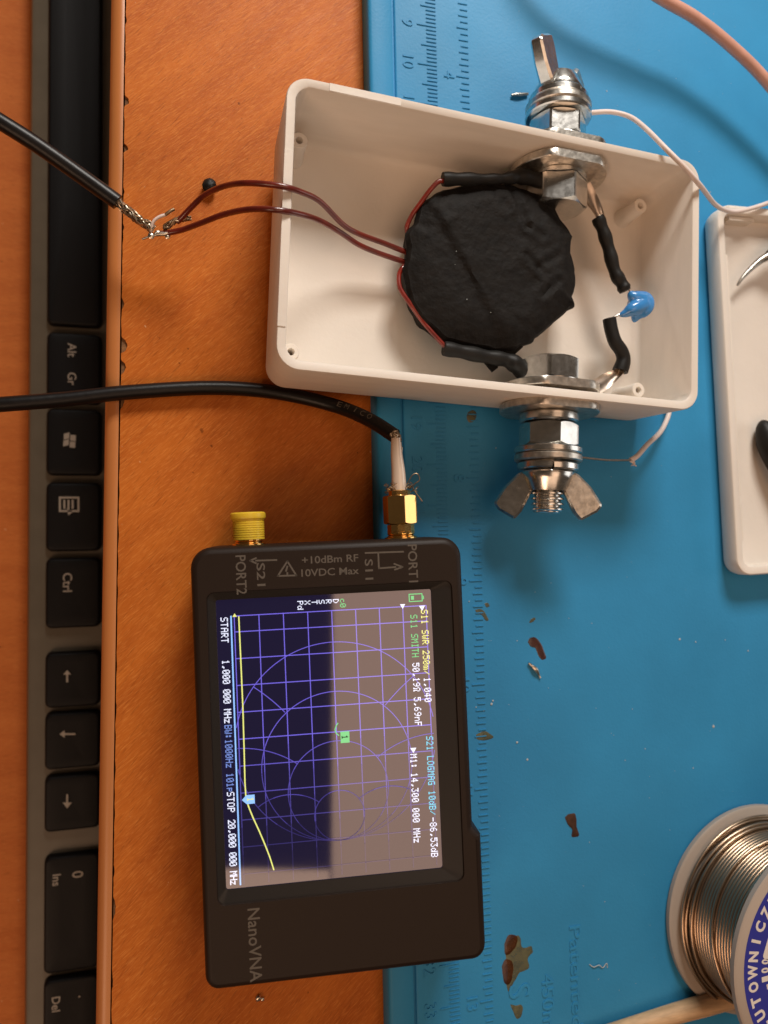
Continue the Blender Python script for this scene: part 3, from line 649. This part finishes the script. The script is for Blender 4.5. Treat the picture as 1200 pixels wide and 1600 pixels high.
for i in range(16):
    a = rr.uniform(0, 2 * PI); b = top(1.02 + rr.uniform(-.03, .15), .22 * math.cos(a), .22 * math.sin(a)); q = [b]
    for k in range(7): b = b + V((rr.uniform(-.07, .09), rr.uniform(-.06, .065), rr.uniform(-.05, .06))); q.append(b)
    g.tube(smooth_path(q, 3), .010, 4)
g.tube(smooth_path([top(1.2, .16, .1), top(1.4, .3, .1), top(1.42, .42, .1), top(1.28, .45, .1), top(1.2, .34, .1), top(1.1, .3, .1), top(.8, .48, .2)], 4), .011, 5)
link('stray_strands', g, M_BRAIDD, c2, 70)
conn = G(); conn.lathe(top(0), FD.V, [(.17, .95), (.24, .95), (.25, .97), (.25, 1.06), (.2, 1.08), (.1, 1.08)], 12); link('ferrule', conn, M_GOLD, c2, 20)
g = G(); g.hexnut(top(0), FD.V, .68, .32, .96, -.03, .2); link('hex_nut', g, M_GOLD, c2, 25)
g = G(); g.lathe(top(0), FD.V, [(.2, .1), (.29, .1), (.31, .12), (.31, .31), (.2, .325)], 12); link('collar', g, M_GOLD, c2, 20)

# ------------------------------------------------------------------ handheld meter
dev = thing('network_analyser', 'dark handheld network analyser with a lit screen resting on the mat edge', 'meter', FD.p(DU, DV, -DTH))
hw, hl = DWD / 2, DLN / 2
vb = FD.px(744, 1300)[1] - DV; ub = .17
out = [(-hw, -hl, .28), (hw + ub, -hl, .30), (hw + ub, vb - .09, .03), (hw, vb + .09, .06), (hw, hl, .42), (-hw, hl, .42)]
OP = [(DU + a, DV + b) for a, b in round_poly(out, 7)]
bu0, bv1 = FD.px(322, 926); bu1, _ = FD.px(706, 905); _, bv0 = FD.px(520, 1398)
BP = [( (bu0 + bu1) / 2 + a, (bv0 + bv1) / 2 + b) for a, b in rrect(bu1 - bu0, bv1 - bv0, .16, 5)]
su, sv = 4.43, 5.82
SP = [(a, b) for a, b in rrect(su + .05, sv + .05, .05, 5)]
L = [[FD.p(u, v, z) for u, v in inset(OP, i)] for i, z in ((.14, -DTH), (.04, -DTH + .05), (0, -DTH + .14), (0, -.14), (.025, -.07), (.075, -.018), (.14, 0))]
g = G(); g.loops(L, True, False)
o_in = inset(OP, .14); tri = tessellate_polygon([[V((u, v, 0)) for u, v in o_in], [V((u, v, 0)) for u, v in BP]]); al = o_in + BP
def flip(t): 
    a, b, c = [V((*al[i], 0)) for i in t]; return t if (b - a).cross(c - a).z > 0 else t[::-1]
g.add([FD.p(u, v, 0) for u, v in al], [flip(tuple(t)) for t in tri])
g.loops([[FD.p(u, v, 0) for u, v in BP], [FD.p(u, v, -.05) for u, v in inset(BP, .015)]], False, False)
case = link('case', g, M_CASE, dev, 35)
g = G(); g.loops([[FD.p(u, v, -.05) for u, v in inset(BP, .015)], [FD.p(u, v, -.13) for u, v in SP], [FD.p(u, v, -.2) for u, v in SP]], False, False); link('bezel', g, M_BEZEL, dev, 20)
SZ = -.15
g = G(); g.add([FD.p(u, v, SZ) for u, v in SP], [tuple(range(len(SP)))]); scr = link('screen', g, M_GLASS, dev)
# --- native 320 x 240 picture: x runs down the photograph, y runs to the left
FS = Frame(FD.p(0, 0, SZ + .004), FD.U, FD.V)
def npt(x, y): return (4.42 / 2 - y / 240 * 4.42, 5.80 / 2 - x / 320 * 5.80)
def lines(polys, wd, m, name, lift=0.0):
    g = G()
    for P in polys:
        Q = [V(npt(*p)) for p in P]
        for a, b in zip(Q[:-1], Q[1:]):
            d = b - a
            if d.length < 1e-6: continue
            d.normalize(); n_ = V((-d.y, d.x)) * wd / 2; a2, b2 = a - d * wd * .3, b + d * wd * .3
            g.add([FS.p(*(q), lift) for q in (a2 - n_, b2 - n_, b2 + n_, a2 + n_)], [(0, 1, 2, 3)])
    return link(name, g, m, scr)
gy = [4.8 + 27.15 * k for k in range(9)]; gx = [17, 35] + [35 + 30.2 * k for k in range(1, 10)]
# the picture was caught while being redrawn: its lower rows are dimmer
BANDS = ((0, 165, 1.0), (165, 195, .72), (195, 225, .5), (225, 255, .32), (255, 285, .17), (285, 322, .10))
def dimmed(name, c, k): return glow('%s_%d' % (name, int(k * 100)), tuple(x * k for x in c))
for x0, x1, k in BANDS:
    m = dimmed('lcd_grid', (.19, .145, .80), k); P = [[(max(17, x0), y), (min(318, x1), y)] for y in gy] + [[(x, gy[0]), (x, gy[-1])] for x in gx if x0 <= x < x1]
    lines(P, .019, m, 'grid')
scx, scy, SR = 166, 113.4, 113.0
def clip_arc(cx, cy, r, seg=360, keep=0.0):
    out = []; cur = []
    for k in range(seg + 1):
        t = 2 * PI * k / seg; x, y = cx + r * math.cos(t), cy + r * math.sin(t)
        ok = (x - scx) ** 2 + (y - scy) ** 2 <= (SR + .5) ** 2 and 0 < x < 319 and 2 < y < 224 and (x - scx - SR + keep) ** 2 + (y - scy) ** 2 >= keep * keep
        if ok: cur.append((x, y))
        elif cur: out.append(cur); cur = []
    if cur: out.append(cur)
    return out
arcs = []
for r in (SR, SR * .75, SR * .5, SR * .25): arcs += clip_arc(scx + SR - r, scy, r)
for r, kp in ((SR, .5), (SR * .5, .25), (SR * 2, .75)): arcs += clip_arc(scx + SR, scy + r, r, 720, SR * kp) + clip_arc(scx + SR, scy - r, r, 720, SR * kp)
for x0, x1, k in BANDS:
    P = []
    for a in arcs: P += [[p, q] for p, q in zip(a[:-1], a[1:]) if x0 <= (p[0] + q[0]) / 2 < x1]
    if P: lines(P, .016, dimmed('lcd_smith', (.17, .125, .72), k), 'smith_chart', .0006)
lines([[(17, 225.5), (318, 226.0)]], .030, E_LBLUE, 'trace', .0012)
swr = [(18, 217), (60, 216.6), (120, 216.2), (170, 216.6), (205, 217), (222, 216.5), (232, 214), (245, 209.5), (260, 203.5), (275, 198), (290, 193), (305, 189)]
lines([swr], .026, E_YEL, 'trace', .0018)
lines([[(155 - 3 + 2 * math.sin(k * .3), 113 - k * .5) for k in range(0)] or [(146, 111.5), (149, 113.5), (153, 115), (157, 114), (160, 111)]], .022, E_GREEN, 'trace', .0018)
F57 = {'0': '0E11131519110E', '1': '040C040404040E', '2': '0E11010204081F', '3': '1F02040201110E', '4': '02060A121F0202', '5': '1F101E0101110E', '6': '0608101E11110E', '7': '1F010204080808', '8': '0E11110E11110E', '9': '0E11110F01020C',
       'S': '0F10100E01011E', 'W': '1111111515150A', 'R': '1E11111E141211', 'M': '111B1515111111', 'I': '0E04040404040E', 'T': '1F040404040404', 'H': '1111111F111111', 'L': '1010101010101F', 'O': '0E11111111110E', 'G': '0F10101711110F', 'A': '0E11111F111111',
       'B': '1E11111E11111E', 'P': '1E11111E101010', 'F': '1F10101E101010', 'D': '1C12111111121C', 'C': '0E11101010110E', 'X': '11110A040A1111', 'd': '01010D1311130D', 'm': '00001A15151515', 'n': '00001619111111', 'z': '00001F0204081F', 'p': '00001E111E1010', 'c': '00000E1010110E',
       'k': '10101214181412', '/': '00010204081000', '.': '0000000000060C', '-': '0000001F000000', ':': '000C0C000C0C00', ' ': '00000000000000', 'o': '0E11110A0A0A1B'}
def lcd(txt, x, y, m, adv=5.7, sx=.86, sy=1.05, parent_=None, lift=.0012, rows=True):
    """5 x 7 dot letters, x to the right and y down in native pixels"""
    g = G()
    for i, ch in enumerate(txt):
        hx = F57.get(ch, F57[' '])
        for r in range(7):
            bits = int(hx[2 * r:2 * r + 2], 16); c = 0
            while c < 5:
                if bits >> (4 - c) & 1:
                    c2_ = c
                    while c2_ < 5 and bits >> (4 - c2_) & 1: c2_ += 1
                    x0, x1 = x + i * adv + c * sx, x + i * adv + c2_ * sx; y0, y1 = y + r * sy, y + (r + 1.02) * sy
                    g.add([FS.p(*npt(*q), lift) for q in ((x0, y0), (x0, y1), (x1, y1), (x1, y0))], [(0, 1, 2, 3)]); c = c2_
                else: c += 1
    return link('readout', g, m, parent_ or scr)
lcd('S11 SWR 250m/', 22, 3.0, E_YEL, 5.9, .92, 1.15); lcd('1.040', 101, 3.0, E_WHITE, 5.9, .92, 1.15)
lcd('S11 SMITH', 27, 15.5, E_GREEN, 5.6, .9, 1.15); lcd('50.19o 5.69nF', 83, 15.5, E_WHITE, 5.7, .92, 1.15)
lcd('S21 LOGMAG 10dB/', 169, 3.0, E_CYAN, 5.75, .92, 1.15); lcd('-86.53dB', 263, 3.0, E_WHITE, 5.85, .92, 1.15)
lcd('M1:', 188, 22.5, E_WHITE, 5.9, .92, 1.15); lcd('14.300 000 MHz', 210, 22.5, E_WHITE, 5.8, .92, 1.15)
lcd('START', 18, 229, E_WHITE, 5.9, .95, 1.15); lcd('1.000 000 MHz', 66, 229, E_WHITE, 5.5, .95, 1.15); lcd('BW:1000Hz 101p', 139, 229, E_DIM, 5.4, .9, 1.15); lcd('STOP', 214, 229, E_WHITE, 5.9, .95, 1.15); lcd('20.000 000 MHz', 245, 229, E_WHITE, 5.2, .95, 1.15)
for i, (ch, m) in enumerate((('c0', E_GREEN), ('D', E_WHITE), ('R', E_WHITE), ('S', E_WHITE), ('T', E_WHITE), ('X', E_WHITE), ('Pd', E_WHITE))): lcd(ch, 4, 97 + i * 8.0, m, 5.4, .9, .95)
def nfill(P, m, name, lift=.0012):
    g = G(); Q = [FS.p(*npt(*p), lift) for p in P]
    if (Q[1] - Q[0]).cross(Q[2] - Q[0]).dot(FS.N) < 0: Q = Q[::-1]
    g.add(Q, [tuple(range(len(Q)))]); return link(name, g, m, scr)
nfill([(17, 6), (17, 13), (23, 9.5)], E_WHITE, 'marker'); nfill([(14, 29), (14, 35), (19.5, 32)], E_WHITE, 'marker'); nfill([(181, 23), (181, 30), (187, 26.5)], E_WHITE, 'marker'); nfill([(18, 219), (18, 224), (14, 221.5)], E_YEL, 'marker')
nfill([(156, 99), (169, 99), (169, 109), (156, 109)], E_GREEN, 'marker', .0014); lcd('1', 160, 100.5, M_BEZEL, 5, 1, 1.05, None, .0022)
nfill([(219, 207), (229, 207), (229, 216), (224, 221), (219, 216)], E_LBLUE, 'marker', .0022); lcd('1', 221.5, 208, E_YEL, 5, 1, 1.05, None, .003)
lines([[(3, 9), (11.5, 9), (11.5, 12), (11.5, 24), (3, 24), (3, 9)], [(6, 9), (6, 7.5), (9, 7.5), (9, 9)]], .02, E_GREEN, 'battery_symbol'); nfill([(5, 18.5), (9.5, 18.5), (9.5, 22), (5, 22)], E_GREEN, 'battery_symbol')
# --- printing on the case
FDT = Frame(FD.O, -FD.V, FD.U)
def dtext(t, px0, py0, px1, py1, h, down=True):
    a = FD.px(px0, py0); b = FD.px(px1, py1); wd = math.hypot(b[0] - a[0], b[1] - a[1])
    fr, A = (FDT, (-a[1], a[0])) if down else (FD, a)
    link('printing', text_geo(t, fr, A, h, wd, lift=.0035, bold=.012), M_PRINT, case)
dtext('PORT2', 368, 868, 372, 929, .21); dtext('S21', 401, 880, 403, 916, .17); dtext('PORT1', 637, 851, 641, 910, .2); dtext('S11', 570, 874, 572, 906, .17)
dtext('+10dBm RF', 472, 881, 560, 876, .155, False); dtext('10VDC Max', 471, 901, 561, 897, .155, False); dtext('NanoVNA', 387, 1420, 391, 1535, .25)
def dpoly(strokes, wd=.035):
    g = G()
    for P in strokes:
        Q = [V(FD.px(*p)) for p in P]
        for a, b in zip(Q[:-1], Q[1:]):
            d = (b - a).normalized(); n_ = V((-d.y, d.x)) * wd / 2; g.add([FD.p(*q, .0035) for q in (a - n_ - d * wd * .4, b - n_ + d * wd * .4, b + n_ + d * wd * .4, a + n_ - d * wd * .4)], [(0, 1, 2, 3)])
    link('printing', g, M_PRINT, case)
dpoly([[(449, 877), (434, 900)], [(434, 900), (463, 899)], [(463, 899), (449, 877)], [(449, 885), (447, 892)], [(449, 895), (449, 897)]])
dpoly([[(432, 875), (400, 876)], [(400, 872), (391, 876)], [(391, 876), (400, 880)]])
dpoly([[(571, 864), (630, 862)], [(591, 864), (592, 888)], [(592, 888), (618, 886)], [(616, 881), (629, 886)], [(629, 886), (617, 890)]])
# sockets
for pu, nm in ((pu1, 0), (pu2, 1)):
    g = G(); T = FD.p(pu, DTOP, WP); pr = [(.36, -.04), (.36, .03), (.31, .05)]; h = .06
    while h < (.12 if nm == 0 else .5): pr += [(.31, h), (.28, h + .02), (.31, h + .04)]; h += .05
    g.lathe(T, FD.V, pr + [(.28, h + .02), (.1, h + .02)], 28); link('socket', g, M_GOLD, dev, 30)
g = G(); T = FD.p(pu2, DTOP, WP); pr = [(.315, .12), (.345, .12)]; h = .15
while h < .5: pr += [(.345, h), (.333, h + .012), (.345, h + .024)]; h += .05
pr += [(.35, .56), (.375, .57), (.385, .60), (.38, .68), (.35, .71), (.1, .715)]
g.lathe(T, FD.V, pr, 36); link('dust_cap', g, M_YELLOW, dev, 35, label='yellow vinyl dust cap over a spare socket')

# ------------------------------------------------------------------ thin aerial wires
wire([at(905, 178, 1.75), at(925, 176, 1.75), at(955, 175, 1.8), at(985, 183, 2.0), at(1010, 202, 2.4), at(1040, 232, 2.85), at(1070, 262, 3.0), at(1095, 291, 2.8), at(1118, 320, 1.9), at(1140, 330, 1.45), at(1160, 329, 1.3), at(1200, 317, 1.2), at(1260, 292, .9), at(1330, 280, .6)], .06, M_PINK, None, 'aerial_wire')
tag(bpy.data.objects['aerial_wire'], 'thin pale pink wire looping from the upright wing nut over the lid', 'wire')
t = thing('aerial_wire', 'thin pale pink wire with a stripped end on the flat wing nut bolt', 'wire', at(990, 716, 1.6))
wire([at(893, 713, 1.68), at(915, 715.5, 1.66), at(950, 719, 1.6), at(988, 719, 1.55)], .026, M_TIN, t, 'bare_end')
wire([at(985, 719, 1.54), at(996, 712, 1.5), at(1012, 694, 1.3), at(1030, 677, 1.05), at(1040, 660, .85), at(1046, 640, .72), at(1048, 600, .62), at(1046, 570, .585)], .066, M_PINK, t, 'insulation')
g = G(); rr = random.Random(9)
for i in range(7):
    p = at(990, 718, 1.53); q = [p, p + V((rr.uniform(-.04, .05), -.08, rr.uniform(-.03, .05))), p + V((rr.uniform(-.08, .12), -.16, rr.uniform(-.04, .06)))]; g.tube(q, .012, 4)
lump(g, at(988, 719, 1.54), .07, 2); link('frayed_strands', g, M_PINK, t, 60)
tag(wire([at(800, -240, 1.9), at(900, -90, 1.8), at(1030, -5, 1.7), at(1085, 27, 1.65), at(1140, 70, 1.6), at(1200, 130, 1.55), at(1280, 235, 1.4), at(1400, 420, 1.0)], .15, M_PINKD, None, 'pink_wire', 14), 'thick salmon pink insulated wire arching over the far mat corner', 'wire')

# ------------------------------------------------------------------ lid
p0, p1 = at(1095, 330, MZ), at(1126, 885, MZ)
FL = Frame(p0, V((1, 0, 0)) + V((0, .045, 0)), (-.045, 1, 0))
lt = FL.px(1100, 316, .62)[1]; lb = FL.px(1150, 897)[1]; LL, LW, LH = lt - lb, 6.1, .62
lid = thing('box_lid', 'white plastic box lid lying open side up on the mat', 'lid', FL.p(3, lb + LL / 2, 0))
ucx, vcy = LW / 2 + .0, (lt + lb) / 2
def ll(i, z, r): return [FL.p(ucx + a, vcy + b, z) for a, b in rrect(LW - 2 * i, LL - 2 * i, r, 8)]
g = G(); g.loops([ll(.22, .003, .25), ll(.10, .03, .35), ll(.03, .10, .42), ll(.0, .25, .45), ll(.0, LH - .03, .45), ll(.03, LH, .42), ll(.20, LH, .26), ll(.22, LH - .02, .25), ll(.25, .22, .22), ll(.30, .18, .18)]); link('tray', g, M_WHITE, lid, 45)
for a0, a1 in ((-4.1, -3.1), (-2.9, -2.25), (-2.05, 3.7)):
    g = G(); g.box(FL, .27, .40, vcy + a0, vcy + a1, .17, .46); link('rib', g, M_WHITE, lid)
g = G(); g.box(FL, .5, 1.30, lt - .36, lt - .26, .17, .5); link('rib', g, M_WHITE, lid)
# tools whose ends lie in the lid
P = [at(1152, 446, .95), at(1160, 434, 1.0), at(1174, 419, 1.05), at(1188, 407, 1.1), at(1200, 400, 1.15), at(1235, 385, 1.3), at(1330, 350, 1.5)]
t = thing('pick_tool', 'bent silver metal pick tip with black grip lying in the lid', 'tool', P[0])
Q = smooth_path(P[:5], 6); link('tip', G().tube(Q, path_r(len(Q), lambda k: .035 + .085 * k), 12), M_STEEL, t, 60)
Q = smooth_path(P[4:], 6); link('grip', G().tube(Q, path_r(len(Q), lambda k: .13 + .14 * min(1, k * 3)), 14), M_SLEEVE, t, 60)
P = [at(1191, 657, .9), at(1194, 667, .95), at(1200, 684, 1.0), at(1214, 715, 1.1), at(1250, 770, 1.2), at(1330, 850, 1.3)]
t = thing('black_tool', 'dark tapered tool end resting on the white lid floor', 'tool', P[0]); Q = smooth_path(P, 6)
link('shaft', G().tube(Q, path_r(len(Q), lambda k: .05 + .30 * min(1, k * 2.2) ** .7), 14), M_SLEEVE, t, 60)

# ------------------------------------------------------------------ solder spool and stick
SX, SY = 15.38, -9.86; Z0, Z1 = MZ + .004, 3.2
sp = thing('solder_spool', 'plastic spool of silver solder wire with a blue label', 'solder spool', (SX, SY, Z0)); O = V((SX, SY, 0)); UP = V((0, 0, 1))
def flange(z, r): return [(.4, z), (r - .06, z), (r, z + .05), (r, z + .17), (r - .06, z + .22), (.4, z + .22)]
link('lower_flange', G().lathe(O, UP, flange(Z0, 2.74), 96), M_FLANGE, sp, 40); link('upper_flange', G().lathe(O, UP, flange(Z1 - .22, 2.87), 96), M_FLANGE, sp, 40)
link('drum', G().lathe(O, UP, [(1.6, Z0 + .2), (1.6, Z1 - .2)], 48, False, False), M_FLANGE, sp, 40)
def coil_path(z0, z1, r, pitch, ph=0.0, rfun=None, seg=72):
    n = int(round((z1 - z0) / pitch * seg)); out = []
    for k in range(n + 1):
        a = ph + 2 * PI * k / seg; z = z0 + (z1 - z0) * k / n; rr_ = r + (rfun(a, k / n) if rfun else 0)
        out.append(O + V((rr_ * math.cos(a), rr_ * math.sin(a), z)))
    return out
g = G(); wr_ = .047
g.tube(coil_path(Z0 + .27, Z1 - .28, 2.22, .098), wr_, 7)
link('solder_winding', g, M_SOLDER, sp, 70)
g = G()
for z, dz, r in ((.40, .06, 2.44), (.46, -.05, 2.50), (.56, .10, 2.40), (.66, .04, 2.34), (1.66, .40, 2.31), (2.30, .30, 2.31)):
    g.tube([O + V(((r) * math.cos(a), r * math.sin(a), Z0 + z - .1 + dz * math.sin(a * 1.0 + 1.4 * z))) for a in [2 * PI * k / 96 for k in range(97)]], wr_, 7)
link('loose_turns', g, M_SOLDER, sp, 70)
FLB = Frame(O + UP * (Z1 + .004), (1, 0, 0), (0, 1, 0))
def disc(r0, r1, z, n=96): 
    gg = G(); gg.loops([[FLB.p(r0 * math.cos(2 * PI * k / n), r0 * math.sin(2 * PI * k / n), z) for k in range(n)], [FLB.p(r1 * math.cos(2 * PI * k / n), r1 * math.sin(2 * PI * k / n), z) for k in range(n)]][::-1], False, False); return gg
lab = link('label', disc(.5, 2.64, .0), M_LABEL, sp)
txt = 'SPOIWO LUTOWNICZE'; n = len(txt); a_L = math.radians(211); step = math.radians(-8.1)
for i, ch in enumerate(txt):
    if ch == ' ': continue
    a = a_L + step * (i - 7); rd = V((math.cos(a), math.sin(a), 0)); fr = Frame(FLB.O + rd * 2.41, V((rd.y, -rd.x, 0)), rd)
    link('lettering', text_geo(ch, fr, (0, .0), .25, width=.07 if ch == 'I' else (.34 if ch == 'W' else .235), lift=.003, center=True, bold=.045), M_LABELW, lab)
for i, ch in enumerate('-100'):
    a = math.radians(189.5 - i * 5.4); rd = V((math.cos(a), math.sin(a), 0)); fr = Frame(FLB.O + rd * 2.06, V((rd.y, -rd.x, 0)), rd)
    link('lettering', text_geo(ch, fr, (0, 0), .2, width=.12, lift=.003, center=True, bold=.04), M_LABELW, lab)
g = G(); fr = FLB.turned(FLB.p(-1.48, .66, .003), math.radians(-22)); g.add([fr.p(a, b) for a, b in rrect(.95, 1.1, .08, 4)], [tuple(range(20))]); link('label_panel', g, M_LABELW, lab)
P = [at(960, 1612, MZ + .20), at(1040, 1588, MZ + .24), at(1100, 1571, MZ + .27), at(1160, 1553, MZ + .29)]
d = (P[-1] - P[0]); ext = P[-1] + d * .05
tag(link('wooden_stick', G().tube([P[0] - d * 1.2, P[0], P[1], P[2], P[3], P[3] + d.normalized() * .35], [.18, .20, .23, .255, .27, .24], 16), M_STICK, None, 50), 'pale wooden stick lying on the mat against the solder spool', 'stick')
